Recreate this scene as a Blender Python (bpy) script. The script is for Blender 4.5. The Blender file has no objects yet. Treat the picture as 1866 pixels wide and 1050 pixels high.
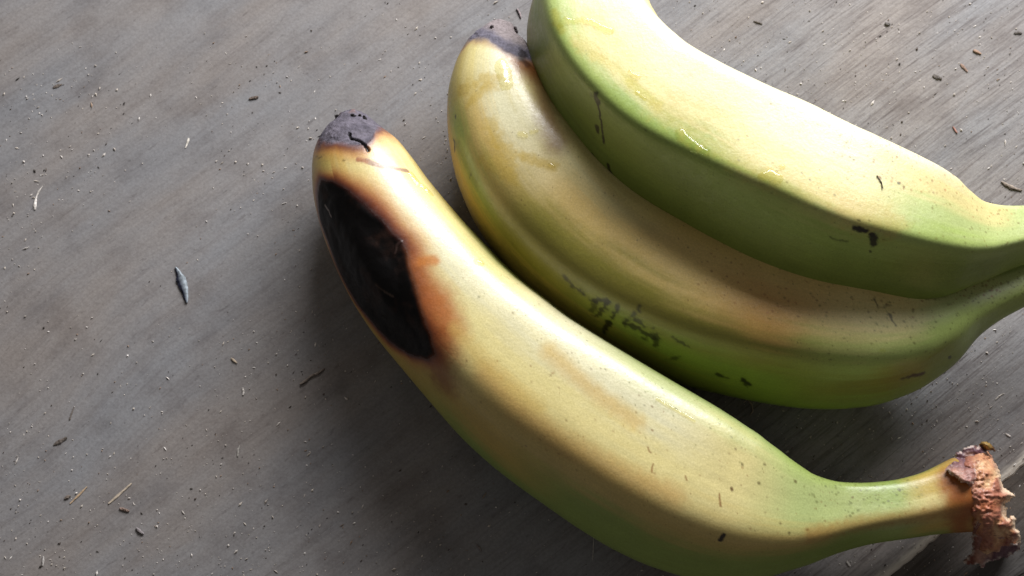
import bpy, math, random
import numpy as np
from mathutils import Vector

S = bpy.context.scene
COL = S.collection
rng = np.random.default_rng(7)
random.seed(7)

# ------------------------------------------------------------------ camera, light, exposure
TILT = math.radians(14.0)
DIST = 0.36
SPAN = 0.235                      # metres of table seen across the frame at the centre
cd = bpy.data.cameras.new('camera')
cam = bpy.data.objects.new('camera', cd); COL.objects.link(cam)
cam.location = (0, -DIST*math.sin(TILT), DIST*math.cos(TILT))
cam.rotation_euler = (TILT, 0, 0)
cd.sensor_width = 36.0
cd.lens = 36.0*DIST/SPAN
cd.clip_start = 0.01; cd.clip_end = 20.0
cd.dof.use_dof = True; cd.dof.focus_distance = DIST-0.026; cd.dof.aperture_fstop = 32.0
S.camera = cam

W = bpy.data.worlds.new('World'); S.world = W; W.use_nodes = True
bgn = W.node_tree.nodes['Background']
bgn.inputs[0].default_value = (1.0, 0.945, 0.89, 1); bgn.inputs[1].default_value = 0.122

LAZ, LEL, LD = math.radians(68), math.radians(30), 0.54     # window: azimuth from +x, elevation, distance
ld = bpy.data.lights.new('window_light', 'AREA'); ld.shape = 'RECTANGLE'
ld.size = 0.44; ld.size_y = 0.26; ld.energy = 7.2; ld.color = (0.985, 0.99, 1.0)
lo = bpy.data.objects.new('window_light', ld); COL.objects.link(lo)
ldir = Vector((math.cos(LEL)*math.cos(LAZ), math.cos(LEL)*math.sin(LAZ), math.sin(LEL)))
lo.location = Vector((0.0, 0.01, 0)) + ldir*LD
lo.rotation_euler = ldir.to_track_quat('Z', 'Y').to_euler()

S.render.engine = 'CYCLES'
S.view_settings.view_transform = 'Standard'; S.view_settings.look = 'None'
S.view_settings.exposure = 0.0; S.view_settings.gamma = 1.0

# ------------------------------------------------------------------ helpers
CAMP = np.array(cam.location)
CX = np.array([1.0, 0, 0]); CY = np.array([0, math.cos(TILT), math.sin(TILT)]); CZ = np.array([0, -math.sin(TILT), math.cos(TILT)])
K = SPAN/1866.0

def at(px, py, z=0.0):
    """the point of the place at height z seen at photograph pixel (px, py)"""
    d = (px-933)*K*CX - (py-525)*K*CY - DIST*CZ
    t = (z-CAMP[2])/d[2]
    return CAMP + d*t

def project(P):
    q = P-CAMP
    w = -(q@CZ)
    return np.stack([933+(q@CX)/w*DIST/K, 525-(q@CY)/w*DIST/K], -1)

def lin(c):
    c = np.asarray(c, float)/255.0
    return np.where(c <= 0.04045, c/12.92, ((c+0.055)/1.055)**2.4)

def sstep(a, b, x):
    t = np.clip((x-a)/(b-a), 0, 1)
    return t*t*(3-2*t)

def vnoise(P, seed=0):
    P = np.asarray(P, float)
    i = np.floor(P).astype(np.int64); f = P-i; f = f*f*(3-2*f)
    out = np.zeros(P.shape[0])
    for dx in (0, 1):
        for dy in (0, 1):
            for dz in (0, 1):
                h = (i[:, 0]+dx)*374761393 + (i[:, 1]+dy)*668265263 + (i[:, 2]+dz)*2147483647 + seed*1274126177
                h = (h ^ (h >> 13)) * 1274126177 & 0x7fffffff
                h = (h ^ (h >> 16)) & 0xffff
                w = np.where(dx, f[:, 0], 1-f[:, 0])*np.where(dy, f[:, 1], 1-f[:, 1])*np.where(dz, f[:, 2], 1-f[:, 2])
                out += w*(h/65535.0)
    return out

def fbm(P, scale, oct=4, seed=0):
    r = 0; a = 0.5; s = scale; t = 0
    for k in range(oct):
        r = r + a*vnoise(np.asarray(P)*s+17.3*k, seed+k); t += a; a *= 0.5; s *= 2.03
    return r/t

def mesh_np(name, V, F, smooth=True, normals=None, attrs=None):
    """V (n,3); F (m,k) all of one size"""
    me = bpy.data.meshes.new(name)
    n, (m, k) = len(V), F.shape
    me.vertices.add(n); me.vertices.foreach_set('co', np.ascontiguousarray(V, np.float32).ravel())
    me.loops.add(m*k); me.loops.foreach_set('vertex_index', np.ascontiguousarray(F, np.int32).ravel())
    me.polygons.add(m)
    me.polygons.foreach_set('loop_start', np.arange(m, dtype=np.int32)*k)
    me.polygons.foreach_set('use_smooth', np.full(m, smooth))
    me.update(calc_edges=True)
    for an, av in (attrs or {}).items():
        if av.ndim == 2:
            a = me.attributes.new(an, 'FLOAT_COLOR', 'POINT')
            a.data.foreach_set('color', np.c_[av, np.ones(n)].astype(np.float32).ravel())
        else:
            a = me.attributes.new(an, 'FLOAT', 'POINT')
            a.data.foreach_set('value', av.astype(np.float32))
    me.validate()
    if normals is not None:
        me.normals_split_custom_set_from_vertices(np.asarray(normals, np.float32))
    return me

def obj(name, me, mat, parent=None, label=None, cat=None, group=None, kind=None):
    o = bpy.data.objects.new(name, me); COL.objects.link(o)
    if mat is not None: me.materials.append(mat)
    if parent is not None:
        o.parent = parent
        o.matrix_parent_inverse = parent.matrix_world.inverted()
    if label: o['label'] = label
    if cat: o['category'] = cat
    if group: o['group'] = group
    if kind: o['kind'] = kind
    return o

def thing(name, label, cat, loc=(0, 0, 0), group=None, kind=None):
    o = bpy.data.objects.new(name, None); COL.objects.link(o); o.location = loc
    o.empty_display_size = 0.01
    bpy.context.view_layer.update()
    o['label'] = label; o['category'] = cat
    if group: o['group'] = group
    if kind: o['kind'] = kind
    return o

# ------------------------------------------------------------------ materials
class NT:
    def __init__(s, name):
        s.m = bpy.data.materials.new(name); s.m.use_nodes = True
        s.t = s.m.node_tree; s.b = s.t.nodes['Principled BSDF']
    def n(s, typ, **kw):
        nd = s.t.nodes.new(typ)
        for k, v in kw.items():
            if k.startswith('i_'):
                key = k[2:]; key = int(key) if key.isdigit() else key.replace('_', ' ')
                nd.inputs[key].default_value = v
            else: setattr(nd, k, v)
        return nd
    def l(s, a, b): s.t.links.new(a, b)
    def math(s, op, a, b=None, clamp=False):
        nd = s.n('ShaderNodeMath', operation=op); nd.use_clamp = clamp
        for i, x in enumerate((a, b)):
            if x is None: continue
            if isinstance(x, (int, float)): nd.inputs[i].default_value = x
            else: s.l(x, nd.inputs[i])
        return nd.outputs[0]
    def mix(s, f, a, b, mode='MIX'):
        nd = s.n('ShaderNodeMix', data_type='RGBA', blend_type=mode)
        for sock, x in ((nd.inputs['Factor'], f), (nd.inputs[6], a), (nd.inputs[7], b)):
            if isinstance(x, (int, float)): sock.default_value = x
            elif isinstance(x, (tuple, list)): sock.default_value = (*x, 1) if len(x) == 3 else x
            elif isinstance(x, np.ndarray): sock.default_value = (*x, 1)
            else: s.l(x, sock)
        return nd.outputs[2]
    def ramp(s, x, a, b, lo=0.0, hi=1.0):
        nd = s.n('ShaderNodeMapRange'); nd.interpolation_type = 'SMOOTHSTEP'
        s.l(x, nd.inputs[0]); nd.inputs[1].default_value = a; nd.inputs[2].default_value = b
        nd.inputs[3].default_value = lo; nd.inputs[4].default_value = hi
        return nd.outputs[0]
    def noise(s, vec, scale, detail=4, rough=0.55, dist=0.0):
        nd = s.n('ShaderNodeTexNoise'); s.l(vec, nd.inputs['Vector'])
        nd.inputs['Scale'].default_value = scale; nd.inputs['Detail'].default_value = detail
        nd.inputs['Roughness'].default_value = rough; nd.inputs['Distortion'].default_value = dist
        return nd.outputs[0]
    def bump(s, h, strength, dist):
        nd = s.n('ShaderNodeBump'); s.l(h, nd.inputs['Height'])
        nd.inputs['Strength'].default_value = strength; nd.inputs['Distance'].default_value = dist
        s.l(nd.outputs[0], s.b.inputs['Normal'])
        return nd

def peel_material():
    m = NT('banana_peel')
    tc = m.n('ShaderNodeTexCoord').outputs['Object']
    col = m.n('ShaderNodeAttribute', attribute_name='tint').outputs['Color']
    rg = m.n('ShaderNodeAttribute', attribute_name='gloss').outputs['Fac']
    fine = m.noise(tc, 2600, 3, 0.6)
    c = m.mix(m.ramp(fine, 0.30, 0.75), m.mix(1.0, col, (0.80, 0.80, 0.76), 'MULTIPLY'), m.mix(1.0, col, (0.96, 0.96, 0.95), 'MULTIPLY'))
    vor = m.n('ShaderNodeTexVoronoi'); m.l(tc, vor.inputs['Vector']); vor.inputs['Scale'].default_value = 900
    spot = m.ramp(vor.outputs['Distance'], 0.10, 0.24, 1.0, 0.0)
    gate = m.ramp(m.noise(tc, 90, 3), 0.50, 0.66)
    sc = m.n('ShaderNodeSeparateColor'); m.l(vor.outputs['Color'], sc.inputs[0])
    pick = m.ramp(sc.outputs[0], 0.62, 0.66)
    f = m.math('MULTIPLY', m.math('MULTIPLY', spot, gate), m.math('MULTIPLY', pick, 0.34))
    c = m.mix(f, c, m.mix(1.0, c, (0.45, 0.26, 0.12), 'MULTIPLY'))
    m.l(c, m.b.inputs['Base Color'])
    r = m.math('ADD', rg, m.ramp(m.noise(tc, 700, 3), 0.3, 0.7, -0.05, 0.06))
    m.l(r, m.b.inputs['Roughness'])
    m.b.inputs['Specular IOR Level'].default_value = 0.62
    h = m.math('ADD', m.math('MULTIPLY', m.noise(tc, 1500, 4, 0.6), 0.6), m.noise(tc, 320, 3))
    m.bump(h, 0.22, 0.0003)
    return m.m

def sap_material():
    m = NT('sap_film')            # clear, slightly yellow wet film: the peel shows through, the window glints on it
    t = m.n('ShaderNodeBsdfTransparent'); t.inputs[0].default_value = (1.0, 0.985, 0.86, 1)
    g = m.n('ShaderNodeBsdfGlossy'); g.inputs['Roughness'].default_value = 0.07
    fr = m.n('ShaderNodeFresnel'); fr.inputs[0].default_value = 1.42
    mx = m.n('ShaderNodeMixShader'); m.l(m.math('MINIMUM', fr.outputs[0], 0.16), mx.inputs[0]); m.l(t.outputs[0], mx.inputs[1]); m.l(g.outputs[0], mx.inputs[2])
    m.l(mx.outputs[0], m.t.nodes['Material Output'].inputs['Surface'])
    return m.m

GRAIN = math.radians(38.5)
def wood_material(name, base, dark, warm, cool, edge_w=None, fibre=1.0):
    m = NT(name)
    geo = m.n('ShaderNodeNewGeometry').outputs['Position']
    mp = m.n('ShaderNodeMapping', vector_type='POINT'); m.l(geo, mp.inputs['Vector'])
    mp.inputs['Rotation'].default_value = (0, 0, -GRAIN)
    # the grain bends slowly, and round an old knot at the left
    warp = m.n('ShaderNodeTexNoise'); m.l(geo, warp.inputs['Vector']); warp.inputs['Scale'].default_value = 9; warp.inputs['Detail'].default_value = 1
    sx = m.n('ShaderNodeSeparateXYZ'); m.l(mp.outputs[0], sx.inputs[0])
    g, w = sx.outputs[0], sx.outputs[1]
    w = m.math('ADD', w, m.math('MULTIPLY', m.math('SUBTRACT', warp.outputs[0], 0.5), 0.007))
    kn = at(20, 800)
    dn = m.n('ShaderNodeVectorMath', operation='DISTANCE'); m.l(geo, dn.inputs[0]); dn.inputs[1].default_value = tuple(kn)
    kb = m.ramp(dn.outputs['Value'], 0.0, 0.045, 1, 0)
    w = m.math('ADD', w, m.math('MULTIPLY', kb, 0.006))
    def stretched(sg, sw, detail=4, rough=0.55):
        cb = m.n('ShaderNodeCombineXYZ'); m.l(m.math('MULTIPLY', g, sg), cb.inputs[0]); m.l(m.math('MULTIPLY', w, sw), cb.inputs[1])
        return m.noise(cb.outputs[0], 1.0, detail, rough)
    patch = stretched(13, 42, 5)
    band = stretched(26, 210, 5, 0.65)
    med = stretched(60, 800, 4, 0.7)
    fine = stretched(90, 1800, 3, 0.7)
    pore = stretched(70, 1500, 2, 0.5)
    sxyz = m.n('ShaderNodeSeparateXYZ'); m.l(geo, sxyz.inputs[0])
    rawness = m.ramp(m.math('ADD', m.math('MULTIPLY', sxyz.outputs[0], 5.0), m.noise(geo, 22, 3)), 0.25, 0.95, 0.26, 1.0)   # sawn and raw to one side, worn smooth to the other
    c = m.mix(m.ramp(patch, 0.32, 0.70), cool, warm)
    c = m.mix(m.ramp(m.noise(geo, 48, 5, 0.6), 0.42, 0.75, 0, 0.5), c, base)
    c = m.mix(m.ramp(band, 0.58, 0.34, 0, 0.26), c, m.mix(1.0, c, dark, 'MULTIPLY'))
    c = m.mix(m.ramp(m.noise(geo, 75, 4, 0.6), 0.54, 0.30, 0, 0.45), c, m.mix(1.0, c, dark, 'MULTIPLY'))
    c = m.mix(m.math('MULTIPLY', m.ramp(med, 0.54, 0.36), m.math('MULTIPLY', rawness, 0.72)), c, m.mix(1.0, c, dark, 'MULTIPLY'))
    c = m.mix(m.math('MULTIPLY', m.ramp(fine, 0.40, 0.70), m.math('MULTIPLY', rawness, 0.30)), c, m.mix(1.0, c, (1.34, 1.33, 1.32), 'MULTIPLY'))
    c = m.mix(m.math('MULTIPLY', m.ramp(pore, 0.40, 0.30), m.math('MULTIPLY', rawness, 0.65)), c, m.mix(1.0, c, (0.48, 0.44, 0.44), 'MULTIPLY'))
    # blotches of old stain and small dark flecks in the pores
    st = m.ramp(stretched(38, 150, 3), 0.63, 0.76)
    c = m.mix(m.math('MULTIPLY', st, 0.5), c, m.mix(1.0, c, (0.55, 0.48, 0.45), 'MULTIPLY'))
    c = m.mix(m.ramp(stretched(300, 900, 3, 0.6), 0.40, 0.27, 0.0, 0.5), c, m.mix(1.0, c, (0.55, 0.52, 0.52), 'MULTIPLY'))
    c = m.mix(m.ramp(m.noise(geo, 1500, 3, 0.75), 0.3, 0.7, 0.0, 0.55), c, m.mix(1.0, c, (0.66, 0.64, 0.64), 'MULTIPLY'))
    if edge_w is not None:      # bare splintered wood along the sawn edge
        raw = m.n('ShaderNodeSeparateXYZ'); m.l(mp.outputs[0], raw.inputs[0])
        e = m.math('ADD', m.math('SUBTRACT', raw.outputs[1], edge_w), m.math('MULTIPLY', m.math('SUBTRACT', stretched(160, 700, 3), 0.5), 0.0030))
        c = m.mix(m.ramp(e, 0.0010, 0.0030, 0.9, 0.0), c, tuple(lin((205, 196, 184))))
    m.l(c, m.b.inputs['Base Color'])
    m.b.inputs['Roughness'].default_value = 0.62
    m.b.inputs['Specular IOR Level'].default_value = 0.35
    h = m.math('ADD', m.math('ADD', m.math('MULTIPLY', med, m.math('MULTIPLY', rawness, 1.0)), m.math('MULTIPLY', m.math('MULTIPLY', fine, rawness), 0.45)),
               m.math('ADD', m.math('MULTIPLY', band, 0.5), m.math('MULTIPLY', m.noise(geo, 800, 4), 0.5)))
    m.bump(h, 0.30*fibre, 0.0004)
    return m.m

def tint_material(name, rough=0.7, bump=0.3, scale=1500, spec=0.3, dist=0.0003):
    m = NT(name)
    tc = m.n('ShaderNodeTexCoord').outputs['Object']
    col = m.n('ShaderNodeAttribute', attribute_name='tint').outputs['Color']
    c = m.mix(m.ramp(m.noise(tc, scale, 3), 0.3, 0.7), m.mix(1.0, col, (0.78, 0.76, 0.74), 'MULTIPLY'), m.mix(1.0, col, (1.12, 1.1, 1.1), 'MULTIPLY'))
    m.l(c, m.b.inputs['Base Color'])
    m.b.inputs['Roughness'].default_value = rough; m.b.inputs['Specular IOR Level'].default_value = spec
    m.bump(m.noise(tc, scale, 4), bump, dist)
    return m.m

PEEL = peel_material(); SAP = sap_material()
DUST = tint_material('dry_dust', 0.8, 0.2)
DRY = tint_material('dried_tip', 0.75, 0.6, 1400, 0.25, 0.0005)
ROT = tint_material('blackened_peel', 0.46, 0.25, 500, 0.16, 0.0005)
FLESH = tint_material('torn_flesh', 0.45, 0.5, 1300, 0.5, 0.0004)

# ------------------------------------------------------------------ the table
CG, SG = math.cos(GRAIN), math.sin(GRAIN)
def gw(p): return np.array([p[0]*CG+p[1]*SG, -p[0]*SG+p[1]*CG])
E1 = gw(at(1866, 848)); E2 = gw(at(1629, 1050))
EDGE = 0.5*(E1[1]+E2[1])

def plank_mesh(name, g0, g1, w0, w1, top, thick, jag0=0.0, ng=700, seed=1):
    """a board along the grain; its w0 edge is chipped"""
    gs = np.linspace(g0, g1, ng)
    off = np.array([0, .00005, .0004, .0010, .0022, .006])
    inner = np.linspace(w0+.02, w1, 6)
    prof_w = np.r_[w0, w0, w0+off[1:], inner]
    prof_z = np.r_[top-thick, top-.0012, top-np.array([.0006, .00022, .00006, 0, 0]), np.full(6, top)]
    n1 = (fbm(np.c_[gs*90, gs*0+seed, gs*0], 1, 4, seed)-.5); n2 = (fbm(np.c_[gs*700, gs*0+seed, gs*0], 1, 3, seed+5)-.5)
    V = []
    for k, (w, z) in enumerate(zip(prof_w, prof_z)):
        fall = max(0, 1-(w-w0)/.006) if k > 0 else 0.6
        ww = w + jag0*fall*(n1*1.6+n2*1.0)
        zz = z + (fall*jag0*0.35*n2 if k in (2, 3, 4) else 0)
        V.append(np.c_[gs*CG-ww*SG, gs*SG+ww*CG, np.full(ng, z)+zz-z])
    V.append(np.c_[gs*CG-w1*SG, gs*SG+w1*CG, np.full(ng, top-thick)])
    M = len(V); V = np.concatenate(V)
    idx = np.arange(M*ng).reshape(M, ng)
    F = np.stack([idx[:-1, :-1], idx[:-1, 1:], idx[1:, 1:], idx[1:, :-1]], -1).reshape(-1, 4)
    bot = np.stack([idx[-1, :-1], idx[-1, 1:], idx[0, 1:], idx[0, :-1]], -1).reshape(-1, 4)
    me = mesh_np(name, V, np.concatenate([F, bot]), smooth=False)
    return me

table = thing('wooden_tabletop', 'weathered grey plank tabletop sprinkled with sawdust under the bananas', 'tabletop', (0, 0, 0), kind='structure')
WM = wood_material('weathered_wood', lin((142, 138, 137)), (0.58, 0.54, 0.53), lin((143, 135, 130)), lin((136, 136, 139)), EDGE)
WD = wood_material('dark_weathered_wood', lin((92, 86, 81)), (0.50, 0.46, 0.44), lin((92, 83, 75)), lin((82, 80, 79)), None)
obj('plank', plank_mesh('plank', -.40, .36, EDGE, .36, 0.0, .020, .0008), WM, table, label='broad grey plank with a pale chipped edge')
E3 = gw(at(1858, 1045, -.004))[1]
obj('plank', plank_mesh('plank', -.40, .36, E3, EDGE+.0020, -.0007, .018, .0010, seed=4), WD, table, label='narrow darker batten beside the chipped edge')
obj('plank', plank_mesh('plank', -.40, .36, E3-.12, E3-.005, -.0030, .018, .0010, seed=8), WD, table)
fm = NT('dusty_floor'); fm.b.inputs['Roughness'].default_value = .9
ft = fm.n('ShaderNodeTexCoord').outputs['Object']
fm.l(fm.mix(fm.noise(ft, 6, 5), lin((70, 64, 58)), lin((105, 98, 90))), fm.b.inputs['Base Color'])
obj('floor', mesh_np('floor', np.array([[-4, -4, -.74], [4, -4, -.74], [4, 4, -.74], [-4, 4, -.74]], float), np.array([[0, 1, 2, 3]])), fm.m, kind='structure')

# ------------------------------------------------------------------ bananas
PAL = {k: lin(v) for k, v in dict(
    C=(226, 211, 148), W=(228, 221, 184), Y=(204, 176, 92), T=(192, 152, 80), t=(208, 184, 112), G=(152, 172, 88), P=(186, 198, 130),
    D=(134, 152, 64), O=(138, 130, 52), B=(108, 62, 30), R=(168, 92, 36), g=(168, 186, 104), S=(150, 92, 40), K=(60, 40, 26)).items()}

def gauss_rows(A, sig):
    n = int(sig*3)+1; k = np.exp(-.5*(np.arange(-n, n+1)/sig)**2); k /= k.sum()
    A = np.asarray(A, float); lead = 2*A[:1]-A[n:0:-1]; tail = 2*A[-1:]-A[-2:-n-2:-1]
    B = np.concatenate([lead, A, tail])
    return np.stack([np.convolve(B[:, j], k, 'valid') for j in range(B.shape[1])], -1)

class Banana:
    NS, NT_ = 780, 380
    def __init__(self, stations, zc, vr, faces, ridge, pfun, capa=(.5, .5), sig=9):
        NS, NTH = self.NS, self.NT_
        st = np.array(stations, float)
        mid = (st[:, :2]+st[:, 2:])/2
        d = np.r_[0, np.cumsum(np.hypot(*np.diff(mid, axis=0).T))]; d /= d[-1]
        u = np.linspace(0, 1, NS)
        stn = gauss_rows(np.stack([np.interp(u, d, st[:, j]) for j in range(4)], -1), sig)
        # the end stations stay where they are
        z = np.interp(u, zc[0], zc[1]); z = gauss_rows(z[:, None], 40)[:, 0]
        U = np.array([at(a, b, zz) for a, b, zz in zip(stn[:, 0], stn[:, 1], z)])
        L = np.array([at(a, b, zz) for a, b, zz in zip(stn[:, 2], stn[:, 3], z)])
        C = (U+L)/2; a = np.linalg.norm(U-L, axis=1)/2; n = (U-L)/(2*a[:, None])
        T = np.gradient(C, axis=0); T /= np.linalg.norm(T, axis=1)[:, None]
        # rounded end caps
        NC = 14
        def cap(i, sgn, depth):
            t = np.sin(np.linspace(0, math.pi/2, NC+1))[1:]
            return [(C[i]+sgn*T[i]*a[i]*depth*x, max(a[i]*math.sqrt(max(1-x*x, 0)), a[i]*.004), n[i], T[i]) for x in t]
        pre = cap(0, -1, capa[0])[::-1]; post = cap(NS-1, 1, capa[1])
        C = np.concatenate([[p[0] for p in pre], C, [p[0] for p in post]])
        a = np.r_[[p[1] for p in pre], a, [p[1] for p in post]]
        n = np.concatenate([[p[2] for p in pre], n, [p[2] for p in post]])
        T = np.concatenate([[p[3] for p in pre], T, [p[3] for p in post]])
        s = np.r_[np.zeros(NC), u, np.ones(NC)]
        B = np.cross(n, T); B *= np.sign(B[:, 2:3])
        B = B/np.linalg.norm(B, axis=1)[:, None]
        n = n - T*(n*T).sum(1)[:, None]; n /= np.linalg.norm(n, axis=1)[:, None]
        th = np.linspace(0, 2*math.pi, NTH, endpoint=False)
        rot = np.radians(np.interp(s, ridge[0], ridge[1]))           # angle of the ridge facing the camera
        p = np.interp(s, pfun[0], pfun[1])[:, None]
        r = np.zeros((len(s), NTH))
        for fdeg, wt in faces:
            cc = np.clip(np.cos(th[None, :]-rot[:, None]-math.radians(fdeg)), 1e-6, None)
            r += (cc*wt)**p
        r = r**(-1/p)
        x = r*np.cos(th); y = r*np.sin(th)
        hi, lo_ = x.max(1, keepdims=True), x.min(1, keepdims=True)
        half = (hi-lo_)/2; x = (x-(hi+lo_)/2)/half; y = y/half*np.interp(s, vr[0], vr[1])[:, None]
        V = C[:, None, :]+a[:, None, None]*(x[..., None]*n[:, None, :]+y[..., None]*B[:, None, :])
        dz = V[..., 2].min()
        self.V = V; self.s = np.repeat(s[:, None], NTH, 1); self.th = np.repeat(np.degrees(th)[None], len(s), 0)
        self.shape = self.s.shape; self.a = a; self.C = C; self.T = T; self.n = n; self.B = B
        arc = np.r_[0, np.cumsum(np.linalg.norm(np.diff(C, axis=0), axis=1))]; self.arc = arc; self.len = arc[-1]
        self.minz = dz
        self.normals()
        self.col = np.zeros(self.shape+(3,)); self.gloss = np.full(self.shape, .36)

    def normals(self):
        V = self.V
        ds = np.gradient(V, axis=0); dt = np.roll(V, -1, 1)-np.roll(V, 1, 1)
        N = np.cross(ds, dt); N /= np.linalg.norm(N, axis=-1, keepdims=True)+1e-12
        out = V-self.C[:, None, :]
        sg = np.sign((N*out).sum(-1).mean())
        self.N = N*sg; self.flip = sg < 0
        self.px = project(V.reshape(-1, 3)).reshape(self.shape+(2,))
        self.vis = ((CAMP-V)*self.N).sum(-1) > 0

    def drop_to(self, z0=0.0):
        self.V[..., 2] += z0-self.V[..., 2].min(); self.normals()

    def find(self, x, y):
        d = (self.px[..., 0]-x)**2+(self.px[..., 1]-y)**2+np.where(self.vis, 0, 1e9)
        return np.unravel_index(np.argmin(d), self.shape)

    def paint_grid(self, svals, tvals, rows, warp=.35, seed=3, own={}):
        """colour by place on the peel: rows along the fruit, columns round it"""
        pal_ = {**PAL, **{k: lin(v) for k, v in own.items()}}
        G = np.array([[pal_[c] for c in r] for r in rows])
        Pm = self.V.reshape(-1, 3)
        w1 = (fbm(Pm, 60, 3, seed)-.5); w2 = (fbm(Pm, 45, 3, seed+9)-.5)
        st = np.c_[self.s.ravel()*2.2, np.cos(np.radians(self.th.ravel()))*1.6, np.sin(np.radians(self.th.ravel()))*1.6]
        streak = fbm(st*np.array([3, 6, 6]), 1.6, 4, seed+4)-.5
        si = np.interp(self.s.ravel()+w1*.10*warp/.35, svals, np.arange(len(svals)))
        tv = np.r_[tvals, tvals[0]+360]
        tt = (self.th.ravel()+w2*60*warp/.35+streak*22-tvals[0]) % 360+tvals[0]
        ti = np.interp(tt, tv, np.arange(len(tv)))
        s0 = np.clip(si.astype(int), 0, len(svals)-2); fs = si-s0; fs = fs*fs*(3-2*fs)
        t0 = np.clip(ti.astype(int), 0, len(tv)-2); ft_ = ti-t0; ft_ = ft_*ft_*(3-2*ft_)
        G = np.concatenate([G, G[:, :1]], 1)
        f, h = fs[:, None], ft_[:, None]
        c = (G[s0, t0]*(1-f)+G[s0+1, t0]*f)*(1-h)+(G[s0, t0+1]*(1-f)+G[s0+1, t0+1]*f)*h
        fib = fbm(st*np.array([5, 42, 42]), 1.6, 3, seed+6)-.5
        c *= (1+streak*.15+fib*.13)[:, None]*(1+(fbm(Pm, 240, 3, seed+2)-.5)*.16)[:, None]
        self.col = c.reshape(self.shape+(3,))

    def poly(self, pts):
        """surface points under a run of photograph pixels"""
        out = []
        for (x0, y0), (x1, y1) in zip(pts[:-1], pts[1:]):
            m = max(2, int(math.hypot(x1-x0, y1-y0)/6)+1)
            for t in np.linspace(0, 1, m, endpoint=False): out.append((x0+(x1-x0)*t, y0+(y1-y0)*t))
        out.append(pts[-1])
        return np.array([self.V[self.find(*q)] for q in out])

    def dist(self, pts, pad=.004):
        """distance on the peel (metres) from a run of points; inf where far"""
        P = self.poly(pts) if len(pts) > 1 else np.array([self.V[self.find(*pts[0])]])
        lo_, hi = P.min(0)-pad, P.max(0)+pad
        m = np.all((self.V > lo_) & (self.V < hi), -1)
        D = np.full(self.shape, 1e3)
        Q = self.V[m]
        if len(P) == 1: D[m] = np.linalg.norm(Q-P[0], axis=1); return D
        best = np.full(len(Q), 1e3)
        for p0, p1 in zip(P[:-1], P[1:]):
            e = p1-p0; L2 = (e@e)+1e-18
            t = np.clip(((Q-p0)@e)/L2, 0, 1)
            best = np.minimum(best, np.linalg.norm(Q-p0-t[:, None]*e, axis=1))
        D[m] = best
        return D

    def blend(self, m, c):
        c = np.asarray(c)
        self.col = self.col*(1-m[..., None])+c*m[..., None]

    def stroke(self, pts, w, c, alpha=1.0, soft=.5, rag=.6, seed=0, gloss=None, dep=0.0):
        r = w*K*.5
        D = self.dist(pts, r*4+.001)
        near = D < 1e2
        Dn = D.copy()
        Dn[near] += (fbm(self.V[near], 900, 3, 50+seed)-.5)*r*2*rag
        m = (1-sstep(r*(1-soft), r*(1+soft), Dn))*alpha
        self.blend(m, lin(c))
        if gloss is not None: self.gloss = self.gloss*(1-m)+gloss*m
        if dep: self.V = self.V-self.N*(m*dep)[..., None]

    def specks(self, srange, trange, count, rpx=(1.0, 2.4), c=(96, 84, 30), alpha=(.25, .6), seed=0):
        rg = np.random.default_rng(seed)
        S0, T0 = self.shape
        for _ in range(count):
            s = rg.uniform(*srange); t = rg.uniform(*trange)
            i = int(np.searchsorted(self.s[14:-14, 0], s))+14; i = min(i, S0-15); j = int(t/360*T0) % T0
            r = rg.uniform(*rpx)*K*.93
            i0, i1 = max(0, i-9), min(S0, i+10); jj = np.arange(j-9, j+10) % T0
            Q = self.V[i0:i1][:, jj]; d = np.linalg.norm(Q-self.V[i, j], axis=-1)
            m = (1-sstep(r*.55, r*1.35, d))*rg.uniform(*alpha)
            blk = self.col[i0:i1][:, jj]
            cc = lin(np.array(c)*rg.uniform(.75, 1.2))
            self.col[i0:i1, jj] = blk*(1-m[..., None])+cc*m[..., None]

    def chart_sd(self, pts):
        """signed distance (metres, positive inside) to a closed outline drawn on the peel"""
        ij = [self.find(*q) for q in pts]
        P = np.array([(self.arc[i], math.radians(self.th[i, j])*self.a[i]) for i, j in ij])
        X = np.repeat(self.arc[:, None], self.shape[1], 1); Y = np.radians(self.th)*self.a[:, None]
        m = (X > P[:, 0].min()-.012) & (X < P[:, 0].max()+.012) & (self.th < 300)
        q = np.c_[X[m], Y[m]]
        best = np.full(len(q), 1e3); ins = np.zeros(len(q), bool)
        for p0, p1 in zip(P, np.roll(P, -1, 0)):
            e = p1-p0; t = np.clip(((q-p0)@e)/((e@e)+1e-18), 0, 1)
            best = np.minimum(best, np.linalg.norm(q-p0-t[:, None]*e, axis=1))
            cr = (p0[1] > q[:, 1]) != (p1[1] > q[:, 1])
            xi = p0[0]+(q[:, 1]-p0[1])/(p1[1]-p0[1]+1e-18)*e[0]
            ins ^= cr & (q[:, 0] < xi)
        D = np.full(self.shape, -1e3); D[m] = np.where(ins, best, -best)
        return D

    def faces(self):
        S0, T0 = self.shape
        idx = np.arange(S0*T0).reshape(S0, T0); nx = np.roll(idx, -1, 1)
        F = np.stack([idx[:-1], nx[:-1], nx[1:], idx[1:]], -1)
        if not self.flip: F = F[..., ::-1]
        return F

    def part(self, name, fm, mat, parent, label=None, lift=None, extra=None):
        F = self.faces()[fm].reshape(-1, 4)
        used, inv = np.unique(F, return_inverse=True)
        V = self.V.reshape(-1, 3)[used]; N = self.N.reshape(-1, 3)[used]
        if lift is not None: V = V+N*lift.reshape(-1)[used][:, None]
        at_ = dict(tint=np.clip(self.col.reshape(-1, 3)[used], 0.002, .95), gloss=np.clip(self.gloss.reshape(-1)[used], .03, 1))
        me = mesh_np(name, V, inv.reshape(-1, 4), True, N if lift is None else None, at_)
        return obj(name, me, mat, parent, label)

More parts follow.
